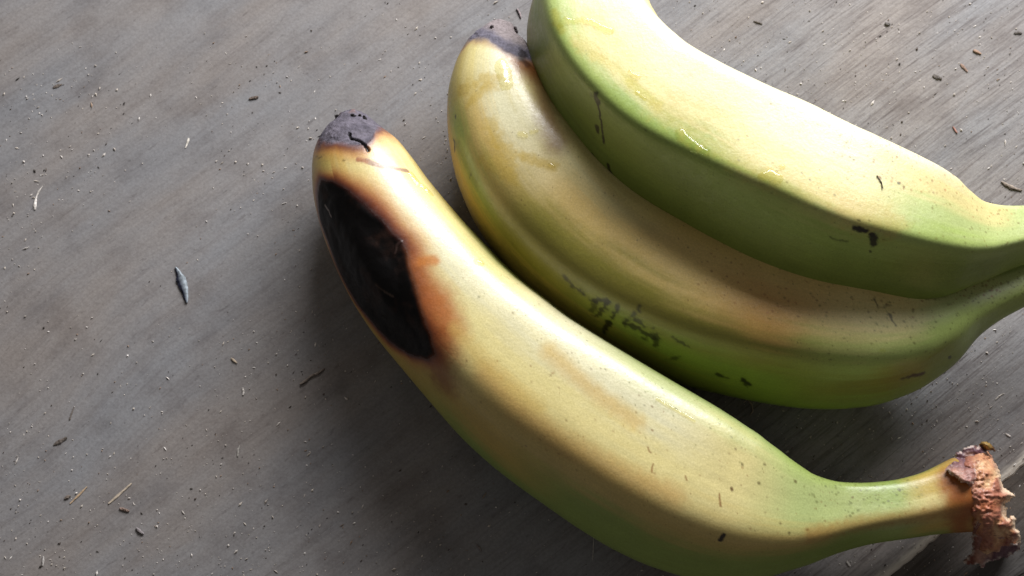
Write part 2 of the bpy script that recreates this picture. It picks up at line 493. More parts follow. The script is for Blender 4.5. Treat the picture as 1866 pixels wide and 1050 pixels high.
    def sap(self, pts, w, h, parent, seed=0, beads=0.0):
        """a run of wet sap lying on the peel, as a thin swelling with its own edge"""
        r = w*K*.5
        D = self.dist(pts, r*3+.001)
        near = D < 1e2
        D[near] += (fbm(self.V[near], 500, 3, 70+seed)-.5)*r*1.1
        t = np.clip(1-(np.maximum(D, 0)/r)**2, 0, 1)
        if beads: t[near] *= np.clip(.25+1.5*beads*fbm(self.V[near], 420, 2, 90+seed), 0, 1.2)
        inside = D < r*1.05
        f = inside[:-1, :]
        fm = (f & np.roll(f, -1, 1) & inside[1:] & np.roll(inside[1:], -1, 1))
        if fm.sum() < 4: return
        lift = t*h*.5*K+.00002
        return self.part('sap_drop', fm, SAP, parent, lift=lift)

def facemask(vm):
    f = vm[:-1]
    return f & np.roll(f, -1, 1) & vm[1:] & np.roll(vm[1:], -1, 1)

B1 = [(664,212,613,211),(692,231,590,237),(721,251,566,288),(755,292,569,359),(784,331,587,427),(816,368,613,491),(849,405,644,552),(884,441,682,608),(919,478,724,658),(960,513,765,707),(1003,544,807,756),(1043,575,852,805),(1086,602,901,849),(1130,629,953,888),(1177,657,1004,924),(1223,684,1056,960),(1268,710,1111,994),(1311,735,1172,1024),(1350,761,1239,1047),(1388,786,1311,1061),(1426,818,1388,1054),(1470,853,1461,1032),(1521,874,1527,1006),(1576,878,1588,990),(1632,874,1649,982),(1685,861,1710,973),(1740,834,1769,970)]
B2 = [(936,50,893,49),(953,74,861,70),(976,109,832,106),(1000,156,813,177),(1020,197,816,253),(1044,233,832,328),(1072,267,862,397),(1100,301,904,459),(1132,333,951,514),(1166,363,1004,563),(1204,389,1062,605),(1246,411,1122,641),(1290,432,1184,673),(1334,449,1249,699),(1381,464,1315,715),(1430,476,1381,729),(1479,486,1448,740),(1525,493,1519,744),(1569,498,1594,739),(1613,500,1665,715),(1664,502,1726,675),(1725,504,1771,621),(1786,501,1819,584),(1843,487,1872,557),(1898,467,1924,528),(1954,446,1976,500),(2020,430,2020,475)]
B3 = [(1110,-120,1068,-122),(1142,-90,1030,-103),(1161,-64,1008,-78),(1179,-20,972,-22),(1195,11,957,46),(1210,34,968,122),(1227,56,998,191),(1247,77,1038,250),(1270,98,1083,303),(1299,117,1134,346),(1333,137,1186,377),(1372,158,1235,404),(1414,180,1280,431),(1456,200,1327,456),(1497,222,1375,479),(1536,242,1427,502),(1575,259,1481,521),(1615,277,1537,532),(1656,296,1592,540),(1696,316,1649,545),(1732,341,1711,541),(1770,371,1773,516),(1815,381,1828,493),(1863,380,1878,476),(1915,381,1925,456),(1966,383,1973,441),(2020,388,2020,430)]

FACES = [(36, 1.0), (108, .97), (180, 1.02), (252, 1.0), (324, .98)]
TV = [-36, 3, 39, 66, 95, 123, 153, 183, 232]

# ---- the blackened banana in front
b = Banana(B1, ([0, .06, .25, .5, .8, .9, 1], [.0135, .0155, .0178, .0198, .0192, .0165, .0165]),
           ([0, .1, .5, .85, 1], [1, .97, .95, .97, 1]), FACES,
           ([0, .2, .5, .8, 1], [128, 125, 121, 120, 108]), ([0, .05, .25, .6, .85, 1], [2.6, 3.2, 4.8, 7.6, 9, 5]), (.35, .15))
b.drop_to(0)
b.paint_grid([0, .05, .14, .28, .42, .55, .68, .78, .85, .90, .95, 1.0], TV, [
    'YYYCCYYYY',
    'YYCCCYYYY',
    'YYCWCCYYY',
    'GgCWCCYYG',
    'DgWWCtYGG',
    'DgPWCtGGD',
    'DgPCCtGGD',
    'DGgPPtGGD',
    'DGgPPgGGD',
    'GGGgPPgGD',
    'GGYYCtYGG',
    'YTTRRRTTT'], seed=11, warp=.16)
rot = [(584,327),(606,331),(634,346),(666,374),(694,400),(717,426),(731,441),(741,461),(746,489),(758,529),(770,574),(784,611),(791,646),(780,655),(746,645),(709,621),(683,593),(654,556),(629,514),(617,489),(598,440),(583,397),(579,357)]
sd = b.chart_sd(rot)
Pm = b.V.reshape(-1, 3)
rag = ((fbm(Pm, 420, 4, 21)-.5)*.0007).reshape(b.shape)
far = ((fbm(Pm, 110, 3, 31)-.5)*.004).reshape(b.shape)
d = sd+rag
# the browned rim is wide towards the middle of the fruit and narrow at its outer edge
wide = .0052*(1-.45*sstep(.10, .0, b.s)) * np.where(b.th < 120, 1.25, .8)
b.blend((1-sstep(wide*.15, wide*1.25, -d+far*.8))*.75, lin((204, 140, 74)))
b.blend((1-sstep(0, wide*.80, -d+far*.7))*.92, lin((160, 82, 42)))
b.blend((1-sstep(0, wide*.62, -d+far*.3))*.8, lin((108, 46, 26)))
b.blend(1-sstep(-.0004, wide*.36, -d+far*.2), lin((64, 26, 18)))
b.stroke([(800, 545), (812, 575), (822, 605)], 46, (182, 92, 34), .75, .98, .3, 1)
b.stroke([(786, 628), (800, 650), (806, 690)], 58, (138, 70, 28), .75, .98, .5, 2)
b.stroke([(765, 477), (792, 474)], 17, (204, 124, 46), .8, .7, .3, 3)
b.stroke([(752, 474), (772, 520), (785, 560)], 38, (178, 104, 54), .55, .98, .4, 4)
blk = sstep(-.0010, .0010, d)
inner = ((fbm(Pm*np.array([1, 1, 1]), 260, 4, 41))).reshape(b.shape)
char = lin((9, 6, 6))[None, None]*(.7+.6*inner[..., None])+lin((38, 23, 16))[None, None]*(sstep(.55, .75, inner)*.7)[..., None]
b.col = b.col*(1-blk[..., None])+char*blk[..., None]
b.gloss = b.gloss*(1-blk)+.45*blk
# tip: dried grey cap with a brown border and a crack
cap = [(570,262),(590,264),(612,266),(634,271),(652,276),(668,273),(679,258),(685,244),(700,236)]
tipd = (b.px[..., 1]-np.interp(b.px[..., 0], [p[0] for p in cap], [p[1] for p in cap]))*K
tip_ok = b.s < .095
far2 = ((fbm(Pm, 300, 3, 77)-.5)*.0022).reshape(b.shape)
side = np.where(b.vis, tipd, (b.s-.030)*b.len)
edge = side+far2
m1 = (1-sstep(.0005, .0050, edge))*tip_ok; b.blend(m1*.75, lin((188, 118, 62)))
m2 = (1-sstep(-.0004, .0020, edge))*tip_ok; b.blend(m2, lin((112, 62, 44)))
m3 = (1-sstep(-.0014, .0003, edge))*tip_ok
gr = fbm(Pm, 330, 4, 83).reshape(b.shape)[..., None]
b.col = b.col*(1-m3[..., None])+(lin((40, 38, 50))*(1-gr)+lin((128, 122, 134))*gr)*m3[..., None]*.9
b.gloss = b.gloss*(1-m3)+.6*m3
m4 = sstep(.010, .0, b.s)*sstep(.45, .6, fbm(Pm, 500, 3, 85)).reshape(b.shape); b.blend(m4*.8, lin((116, 92, 88)))
for k, p in enumerate([(583, 287), (579, 289), (625, 293), (575, 286)]): b.stroke([p, (p[0]+4, p[1]-1)], 2.5, (90, 74, 36), .7, .5, .5, k)
b.stroke([(653, 290), (670, 295), (695, 303), (720, 307), (741, 311)], 9, (150, 108, 88), .85, .35, .5, 7)
b.stroke([(653, 290), (668, 295)], 8, (168, 104, 52), .6, .5, .5, 8)
b.specks((.30, .92), (5, 75), 260, (1.0, 2.5), (104, 100, 42), (.3, .7), 5)
b.specks((.35, .95), (60, 140), 130, (1.0, 2.5), (130, 88, 44), (.3, .7), 6)
b.specks((.74, .95), (20, 100), 80, (1.2, 3.0), (104, 108, 46), (.25, .6), 8)
for q in [(1180, 815, 1186, 826), (1190, 845, 1188, 860), (1249, 869, 1251, 876), (1311, 900, 1313, 924), (1188, 783, 1189, 785)]:
    b.stroke([(q[0], q[1]), (q[2], q[3])], 3, (138, 88, 40), .75, .5, .8, q[0])
b.stroke([(1313, 984), (1319, 976)], 7, (48, 34, 18), 1, .3, .4, 9)
b.stroke([(1333, 891), (1334, 893)], 5, (98, 66, 32), .9, .4, .4, 10)
for q in [(1438, 971), (1421, 954), (1471, 965), (1382, 880), (1393, 846), (1352, 847), (1449, 877)]: b.stroke([q, (q[0]+1, q[1]+1)], 4.5, (98, 84, 40), .75, .5, .5, q[1])
b.stroke([(1000, 640), (1080, 712), (1160, 770)], 26, (214, 176, 92), .6, .95, .4, 12)
b.stroke([(880, 680), (960, 762), (1050, 822), (1150, 872), (1230, 905)], 34, (210, 162, 92), .5, .95, .4, 13)
b.stroke([(830, 600), (900, 680), (980, 742)], 22, (216, 184, 104), .5, .95, .4, 33)
b.stroke([(1730, 868), (1742, 900), (1748, 935), (1752, 968)], 34, (164, 84, 28), .8, .9, .5, 14)
b.stroke([(1480, 975), (1560, 958), (1660, 942), (1740, 930)], 26, (178, 124, 58), .6, .9, .4, 15)
# relief: sunken blackened skin with wrinkles, cracked dry tip
ins = np.clip(sd, 0, .01)*(sd > -1)
wr = (fbm(Pm, 170, 3, 61).reshape(b.shape)-.5)
b.V = b.V-b.N*((sstep(0, .004, ins)*.0006)+(sstep(0, .0015, ins)*wr*.0009))[..., None]
tipm = sstep(.0, -.0022, edge)*tip_ok
b.V = b.V+b.N*(tipm*(fbm(Pm, 420, 4, 63).reshape(b.shape)-.55)*.0011)[..., None]
b.stroke([(636, 243), (638, 251), (647, 254), (657, 259), (664, 264), (669, 270), (671, 274)], 4.6, (16, 12, 12), 1, .3, .9, 16, dep=.0006)
b.stroke([(731, 440), (722, 448), (718, 462)], 3.5, (60, 44, 40), .6, .5, .5, 17, dep=-.00025)
b.stroke([(590, 375), (596, 385), (600, 396)], 3, (170, 160, 156), .8, .4, .8, 18, gloss=.2)
b.stroke([(682, 520), (700, 534), (714, 541)], 2.5, (88, 72, 62), .5, .5, 1, 19)
b.normals()
root = thing('banana', 'yellow banana with a large black rotten patch and a torn pink stem end', 'banana', (float(b.C[300, 0]), float(b.C[300, 1]), 0))
rotm = d > -.0001; tm = (edge < -.0004) & tip_ok; stm = (b.s > .86)
fr, ft1, fs_ = facemask(rotm), facemask(tm), facemask(stm)
fs_ &= ~fr; ft1 &= ~fr
b.part('rotten_patch', fr, ROT, root, 'sunken black rotten patch with a brown rim')
b.part('blossom_tip', ft1, DRY, root, 'dried grey tip with a black crack')
b.part('stem', fs_, PEEL, root)
b.part('peel', ~(fr | ft1 | fs_), PEEL, root)
for k, (pts, w, h, bd) in enumerate([([(1198, 727), (1213, 737), (1228, 746), (1244, 756), (1264, 767)], 8, 7.0, .9), ([(868, 478), (875, 479)], 13, 9, 0),
        ([(918, 480), (928, 489), (941, 499)], 6, 3, 0), ([(748, 318), (762, 334), (784, 352)], 15, 6, .8), ([(756, 385), (758, 386)], 6, 2, 0)]):
    b.sap(pts, w, h, root, 10+k, bd)
front = b; front_root = root

# ---- the middle banana, lying against it
B2 = [(ux+(ux-lx)*f, uy+(uy-ly)*f, lx, ly) for (ux, uy, lx, ly), f in zip(B2, np.r_[0, 0, .02, .04, .055, np.full(13, .065), .05, .02, np.zeros(10)])]     # its far side, hidden under the topmost one
b = Banana(B2, ([0, .06, .25, .5, .8, .9, 1], [.0150, .0160, .0165, .0168, .0165, .0175, .0200]),
           ([0, .5, 1], [1, .97, 1]), FACES,
           ([0, .2, .5, .8, 1], [140, 129, 119, 118, 110]), ([0, .05, .25, .6, .85, 1], [2.6, 3.2, 5.6, 7, 7, 4.5]), (.35, .3))
b.drop_to(0)
b.paint_grid([0, .05, .14, .28, .42, .55, .68, .78, .86, .93, 1.0], TV, [  # brown far-side columns carry shade and bounced colour from the topmost banana
    'BBRYCCYYO',
    'RRtCWCYYO',
    'RStCWtGYO',
    'STtCtOOYO',
    'STtttODOO',
    'STttTODDO',
    'TTttCgODD',
    'TTtCPgGDD',
    'GGgPPgGGD',
    'GGGPgGGGD',
    'GGGGGGGGG'], seed=21, warp=.25, own=dict(t=(218, 188, 116), T=(204, 158, 90)))
Pm = b.V.reshape(-1, 3)
far2 = ((fbm(Pm, 300, 3, 77)-.5)*.0022).reshape(b.shape)
cap = [(830, 100), (850, 82), (872, 76), (892, 78), (908, 88), (922, 101), (936, 108), (966, 116)]
tipd = (b.px[..., 1]-np.interp(b.px[..., 0], [p[0] for p in cap], [p[1] for p in cap]))*K
tip_ok = b.s < .11
side = np.where(b.vis, tipd, (b.s-.030)*b.len); edge = side+far2
rside = sstep(905, 945, b.px[..., 0])
b.blend((1-sstep(.0, .0070, edge))*tip_ok*rside*.95, lin((128, 68, 24)))  # brown right of the tip: shade beside the topmost banana, painted in
b.blend((1-sstep(-.0004, .0016, edge))*tip_ok*.7, lin((170, 128, 96)))
m3 = (1-sstep(-.0012, .0004, edge))*tip_ok
gr = fbm(Pm, 330, 4, 83).reshape(b.shape)[..., None]
b.col = b.col*(1-m3[..., None])+(lin((46, 44, 54))*(1-gr)+lin((122, 118, 132))*gr)*m3[..., None]
m5 = (1-sstep(-.0046, -.0026, edge))*tip_ok; b.blend(m5*.85, lin((140, 130, 130)))
b.gloss = b.gloss*(1-m3)+.6*m3
b.stroke([(955, 96), (950, 108), (962, 118)], 16, (30, 24, 26), .9, .6, .7, 4)
b.stroke([(972, 130), (985, 165), (1000, 215), (1015, 260)], 40, (112, 58, 18), .7, .95, .3, 5)  # the topmost banana's shadow strip, painted brown on the peel
for k, (pts, w, a_) in enumerate([([(842, 165), (870, 150), (900, 140)], 22, .5), ([(850, 190), (885, 165), (902, 155)], 16, .5), ([(895, 225), (905, 255), (935, 280)], 22, .5),
                                  ([(955, 285), (985, 298), (1008, 305)], 16, .6), ([(880, 290), (900, 300), (930, 320)], 26, .4)]):
    b.stroke(pts, w, (196, 164, 62), a_, .8, 1.2, 20+k)
b.stroke([(832, 262), (850, 300), (868, 335)], 22, (112, 118, 36), .6, .9, .8, 26)
dk = (26, 18, 12)
for k, (pts, w, a_) in enumerate([([(826, 253), (829, 262), (828, 274)], 4, .9), ([(858, 318), (856, 325)], 3, .8), ([(829, 211), (830, 214)], 3, .8),
        ([(1031, 508), (1045, 521), (1065, 537)], 7, .8), ([(1080, 548), (1090, 545), (1108, 550)], 7, .9), ([(1108, 550), (1096, 565), (1085, 578)], 7, .85), ([(1084, 553), (1079, 566)], 7, .7),
        ([(1127, 562), (1116, 580), (1100, 606)], 7, .95), ([(1163, 560), (1165, 566)], 5, .9), ([(1138, 590), (1150, 578), (1156, 570)], 7, .85), ([(1150, 592), (1172, 605), (1190, 615)], 9, .85), ([(1160, 583), (1175, 594), (1192, 600)], 6, .8),
        ([(1172, 618), (1180, 620)], 7, .8), ([(1196, 610), (1198, 630)], 8, .8), ([(1226, 614), (1240, 624), (1256, 634)], 4, .8), ([(1218, 656), (1234, 652)], 5, .7), ([(1306, 682), (1326, 690)], 5, .9), ([(1355, 693), (1362, 700)], 9, .95), ([(1355, 693), (1368, 702)], 4, .8),
        ([(1646, 690), (1662, 686), (1682, 680)], 6, .95), ([(1728, 650), (1732, 652)], 4, .8), ([(1594, 545), (1599, 558)], 2, .7), ([(1612, 560), (1622, 575), (1632, 594)], 2.4, .75), ([(1600, 562), (1625, 556)], 3, .4)]):
    b.stroke(pts, w*1.15, dk, a_*.95, .9, 2.4, 40+k)
b.specks((.52, .97), (55, 130), 330, (1.0, 2.5), (98, 96, 40), (.3, .7), 15)
b.specks((.45, .85), (25, 100), 280, (1.0, 2.5), (128, 70, 34), (.3, .7), 16)
b.specks((.1, .5), (40, 120), 60, (.8, 1.8), (90, 60, 30), (.3, .7), 17)
tipm = sstep(.0, -.0022, edge)*tip_ok
b.V = b.V+b.N*(tipm*(fbm(Pm, 420, 4, 63).reshape(b.shape)-.55)*.0011)[..., None]
b.normals()
root = thing('banana', 'brownish green banana wedged between the black patched one and the topmost one', 'banana', (float(b.C[300, 0]), float(b.C[300, 1]), 0))
ft1 = facemask((edge < -.0006) & tip_ok); fs_ = facemask(b.s > .845)
b.part('blossom_tip', ft1, DRY, root, 'dusty grey dried tip')
b.part('stem', fs_, PEEL, root)
b.part('peel', ~(ft1 | fs_), PEEL, root)
for k, (pts, w, h, bd) in enumerate([([(946, 243), (958, 246)], 12, 10, 0), ([(968, 241), (976, 240)], 10, 9, 0), ([(1000, 300), (1006, 303)], 10, 7, 0), ([(912, 118), (918, 132), (923, 150)], 26, 9, .9), ([(1606, 638), (1612, 639)], 7, 3, 0), ([(1692, 652), (1706, 645), (1720, 636)], 9, 2.5, 0)]):
    b.sap(pts, w, h, root, 30+k, bd)
middle = b

# ---- the topmost banana, leaning on the middle one
b = Banana(B3, ([0, .1, .3, .5, .8, .9, 1], [.0200, .0255, .0312, .0325, .0290, .0238, .0210]),
           ([0, .5, 1], [1, .97, 1]), FACES,
           ([0, .12, .25, .5, .8, 1], [134, 130, 123, 115, 114, 106]), ([0, .05, .18, .6, .85, 1], [2.6, 5, 16, 20, 14, 6]), (.35, .3))
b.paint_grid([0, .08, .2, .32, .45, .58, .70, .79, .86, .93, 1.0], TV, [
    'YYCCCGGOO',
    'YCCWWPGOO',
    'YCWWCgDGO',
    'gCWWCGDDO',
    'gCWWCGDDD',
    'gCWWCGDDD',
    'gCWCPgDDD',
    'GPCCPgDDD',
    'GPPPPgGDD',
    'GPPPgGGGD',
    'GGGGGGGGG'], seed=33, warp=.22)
Pm = b.V.reshape(-1, 3)
for k, (pts, w, a_, c) in enumerate([([(1010, 20), (1014, 45), (1022, 55)], 14, .6, (170, 164, 66)), ([(1050, 75), (1075, 90), (1088, 102)], 24, .55, (206, 184, 100)), ([(1082, 100), (1120, 125), (1150, 150)], 14, .5, (200, 186, 92)),
        ([(1148, 148), (1165, 165), (1198, 192)], 18, .6, (196, 182, 72)), ([(1200, 200), (1300, 262), (1400, 318), (1500, 352)], 36, .4, (196, 176, 90)), ([(1540, 372), (1580, 392), (1620, 404)], 50, .4, (196, 164, 84))]):
    b.stroke(pts, w, c, a_, .8, 1.0, 120+k)
for k, (pts, w, a_) in enumerate([([(1086, 172), (1089, 186)], 10, .9), ([(1089, 186), (1094, 215), (1098, 240), (1100, 260)], 4.5, .95), ([(1088, 232), (1090, 242)], 9, .9), ([(1076, 172), (1080, 178)], 5, .4),
        ([(1108, 300), (1112, 312), (1118, 322)], 7, .9), ([(1030, 232), (1036, 238)], 5, .6), ([(1080, 282), (1084, 290)], 6, .7),
        ([(1558, 417), (1568, 420), (1576, 422)], 11, 1), ([(1592, 430), (1592, 444)], 13, 1), ([(1586, 458), (1587, 459)], 4, .8), ([(1512, 432), (1528, 438), (1545, 440)], 4, .55), ([(1636, 334), (1638, 334)], 5, .8), ([(1476, 327), (1477, 328)], 4, .6),
        ([(1564, 402), (1566, 403)], 4, .7), ([(1176, 238), (1178, 239)], 4, .5)]):
    b.stroke(pts, w, (30, 20, 14), a_, .4, .9, 140+k)
b.specks((.42, .95), (30, 125), 230, (1.0, 2.5), (120, 104, 48), (.3, .7), 25)
b.specks((.55, .85), (20, 80), 160, (1.0, 2.5), (156, 96, 52), (.3, .7), 26)
b.specks((.1, .9), (110, 200), 160, (.8, 1.8), (70, 78, 24), (.2, .5), 27)
b.normals()
root = thing('banana', 'topmost pale green banana with wet sap drops and a dark shaded side', 'banana', (float(b.C[300, 0]), float(b.C[300, 1]), 0))
fs_ = facemask(b.s > .845)
b.part('stem', fs_, PEEL, root)
b.part('peel', ~fs_, PEEL, root)
for k, (pts, w, h, bd) in enumerate([([(1021, 44), (1032, 37), (1046, 40), (1060, 37), (1078, 41), (1090, 47), (1112, 57)], 14, 11, 0), ([(1148, 133), (1156, 138), (1164, 140)], 11, 8, 0),
        ([(1242, 244), (1252, 255), (1266, 267), (1283, 277)], 19, 11, 0), ([(1321, 306), (1332, 312)], 8, 4, 0), ([(1393, 321), (1404, 317), (1414, 321)], 22, 12, 0), ([(1424, 304), (1427, 305)], 10, 8, 0), ([(1160, 170), (1175, 182)], 8, 2, 0)]):
    b.sap(pts, w, h, root, 50+k, bd)
top = b

# ------------------------------------------------------------------ the torn stem end of the front banana
def pillow(name, outline, zfun, up, down, reach, colfun, mat, parent, label=None, step=2.0, rough=.0012, seed=0):
    """a lump of torn stuff with a ragged outline: outline given on the photograph, built at its own height and thickness"""
    O = np.array(outline, float)
    xs = np.arange(O[:, 0].min()-6, O[:, 0].max()+6, step); ys = np.arange(O[:, 1].min()-6, O[:, 1].max()+6, step)
    X, Y = np.meshgrid(xs, ys, indexing='ij'); q = np.c_[X.ravel(), Y.ravel()]
    qn = q+np.c_[fbm(np.c_[q/9, q[:, :1]*0+seed], 1, 3, seed)-.5, fbm(np.c_[q/9, q[:, :1]*0+seed], 1, 3, seed+3)-.5]*13
    best = np.full(len(q), 1e3); ins = np.zeros(len(q), bool)
    for p0, p1 in zip(O, np.roll(O, -1, 0)):
        e = p1-p0; t = np.clip(((qn-p0)@e)/((e@e)+1e-9), 0, 1)
        best = np.minimum(best, np.linalg.norm(qn-p0-t[:, None]*e, axis=1))
        cr = (p0[1] > qn[:, 1]) != (p1[1] > qn[:, 1]); xi = p0[0]+(qn[:, 1]-p0[1])/(p1[1]-p0[1]+1e-9)*e[0]
        ins ^= cr & (qn[:, 0] < xi)
    dd = np.where(ins, best, 0.0)
    prof = np.sqrt(np.clip(1-(1-np.clip(dd/reach, 0, 1))**2, 0, 1))
    zc = zfun(q[:, 0], q[:, 1])
    nz = fbm(np.c_[q/18, q[:, :1]*0+seed], 1, 4, seed+6)-.5; n2 = fbm(np.c_[q/np.array([7, 4]), q[:, :1]*0], 1, 3, seed+8)-.5
    zt = zc+prof*up+(prof*rough*(nz*2+n2*1.0)); zb = zc-prof*down
    V = np.concatenate([[at(x, y, z) for (x, y), z in zip(q, zt)], [at(x, y, z) for (x, y), z in zip(q, zb)]])
    n = len(q); idx = np.arange(n).reshape(X.shape); In = ins.reshape(X.shape)
    f = In[:-1, :-1] | In[1:, :-1] | In[1:, 1:] | In[:-1, 1:]
    F = np.stack([idx[:-1, :-1], idx[:-1, 1:], idx[1:, 1:], idx[1:, :-1]], -1)[f]
    F = np.concatenate([F, F[:, ::-1]+n])
    used, inv = np.unique(F, return_inverse=True)
    c = colfun(q[:, 0], q[:, 1], dd, nz, n2); c = np.concatenate([c, c])
    me = mesh_np(name, V[used], inv.reshape(-1, 4), True, None, dict(tint=np.clip(c[used], .003, .9)))
    return obj(name, me, mat, parent, label)

def mixc(c, d, m): return c*(1-m[:, None])+d*m[:, None]
def stem_z(x, y): return .0160+.0078*np.sqrt(np.clip(1-((y-905)/70)**2, .02, 1))
def flesh_z(x, y): return .0135+.0045*np.sqrt(np.clip(1-((y-905)/75)**2, .0, 1))-.0055*sstep(945, 1015, y)-.002*sstep(1790, 1860, x)
def flesh_c(x, y, d, a, c2):
    c = np.tile(lin((194, 138, 100)), (len(x), 1))
    c = mixc(c, lin((156, 98, 82)), sstep(.0, .16, a)*.8)
    c = mixc(c, lin((232, 196, 150)), sstep(.0, .2, -a)*.7)
    c = mixc(c, lin((150, 96, 80)), (1-sstep(1765, 1795, x))*.7)
    c = mixc(c, lin((182, 106, 66)), np.exp(-(((x-1795)/22)**2+((y-922)/12)**2))*.9)
    c = mixc(c, lin((120, 48, 36)), sstep(.17, .26, c2)*.8)
    return mixc(c, lin((236, 214, 186)), (1-sstep(1, 9, d))*sstep(1800, 1835, x)*.85)
flesh_outline = [(1742,842),(1762,822),(1782,816),(1800,822),(1808,838),(1816,850),(1820,862),(1822,874),(1828,888),(1840,898),(1849,905),(1838,911),(1831,924),(1833,940),(1847,945),(1850,960),(1859,978),(1861,990),(1850,1000),(1822,1008),(1794,1010),(1780,1004),(1776,985),(1772,962),(1768,944),(1758,915),(1749,890),(1742,868)]
te = pillow('torn_stem_end', flesh_outline, flesh_z, .0058, .0085, 26, flesh_c, FLESH, front_root, 'torn pinkish orange stem end', rough=.0010, seed=3)
def skin_c(x, y, d, a, c2):
    c = np.tile(lin((150, 104, 94)), (len(x), 1))
    up = y < 900
    pur = np.where(up, sstep(868, 838, y+a*70), np.clip(sstep(968, 990, y+a*60)*sstep(1782, 1800, x), 0, 1))
    c = mixc(c, lin((98, 68, 82)), pur*.9)
    c = mixc(c, lin((184, 146, 126)), sstep(.02, .18, -a)*.6)
    c = mixc(c, lin((192, 146, 122)), sstep(1764, 1738, x)*sstep(848, 862, y)*up*.7)
    c = mixc(c, lin((120, 60, 44)), (1-sstep(1770, 1786, x))*(~up)*.7)
    c = mixc(c, lin((84, 46, 34)), sstep(822, 810, y)*.8)
    return mixc(c, lin((220, 202, 192)), (1-sstep(.5, 5, d))*sstep(-.08, .08, c2)*.85)
up_flap = [(1722,858),(1732,847),(1744,828),(1757,820),(1770,814),(1786,810),(1797,814),(1799,826),(1792,840),(1780,850),(1778,868),(1766,884),(1754,879),(1743,868)]
pillow('peel_flap', up_flap, lambda x, y: stem_z(x, y)+.0006-.0012*sstep(1770, 1800, x), .0008, .0008, 6, skin_c, FLESH, te, 'upper purplish peel flap', rough=.0009, seed=14)
lo_flap = [(1775,958),(1784,945),(1797,935),(1811,936),(1811,952),(1822,972),(1840,986),(1859,990),(1858,1002),(1830,1015),(1800,1024),(1786,1031),(1763,1027),(1759,1020),(1769,1008),(1774,985)]
pillow('peel_flap', lo_flap, lambda x, y: .0222-.0165*sstep(930, 1040, y)-.003*sstep(1782, 1762, x), .0009, .0010, 6, skin_c, FLESH, te, 'lower folded purple peel flap', rough=.0012, seed=25)
def curl_c(x, y, d, a, c2): return mixc(np.tile(lin((98, 66, 34)), (len(x), 1)), lin((150, 120, 60)), sstep(-.1, .1, a))
pillow('peel_flap', [(1784,812),(1792,807),(1802,808),(1809,814),(1811,821),(1802,820),(1792,816)], lambda x, y: flesh_z(x, y)+.0036, .0014, .001, 5, curl_c, FLESH, te, 'curled brown scrap of peel', rough=.001, seed=31)

# ------------------------------------------------------------------ loose bits on the boards
def shard_mesh(pts3, widths, thick, seed=0, ring=6, colour=(180, 172, 160), shade_colour=None):
    """a sliver along a run of 3-D points: tapering, uneven, with a raised back"""
    rg = np.random.default_rng(seed)
    P = np.array(pts3, float)
    n = max(7, 3*len(P)); d = np.r_[0, np.cumsum(np.linalg.norm(np.diff(P, axis=0), axis=1))]
    t = np.linspace(0, d[-1], n); C = np.stack([np.interp(t, d, P[:, j]) for j in range(3)], -1)
    w = np.interp(t, d, widths)*(1+rg.uniform(-.22, .22, n)); T = np.gradient(C, axis=0); T /= np.linalg.norm(T, axis=1)[:, None]+1e-12
    B = np.cross(np.tile([0, 0, 1.0], (n, 1)), T); B /= np.linalg.norm(B, axis=1)[:, None]+1e-12
    a = np.linspace(0, 2*math.pi, ring, endpoint=False)
    V = C[:, None]+(w/2)[:, None, None]*np.cos(a)[None, :, None]*B[:, None]
    V[..., 2] += (thick*(.55+.45*w/max(w.max(), 1e-9)))[:, None]*(np.sin(a)[None]*.5+.5)*(1+rg.uniform(-.25, .25, (n, ring)))
    V = V.reshape(-1, 3); idx = np.arange(n*ring).reshape(n, ring); nx = np.roll(idx, -1, 1)
    F = np.stack([idx[:-1], nx[:-1], nx[1:], idx[1:]], -1).reshape(-1, 4)
    c0 = lin(colour); c1 = lin(shade_colour or colour)
    f = rg.uniform(.75, 1.2, len(V))[:, None]; g = (np.tile(np.cos(a) > 0, n))[:, None]  # one side lighter, the other darker: lit and shaded sides in the tint
    return mesh_np('shard', V, F, False, None, dict(tint=np.clip(np.where(g, c0, c1)*f, .005, .9)))

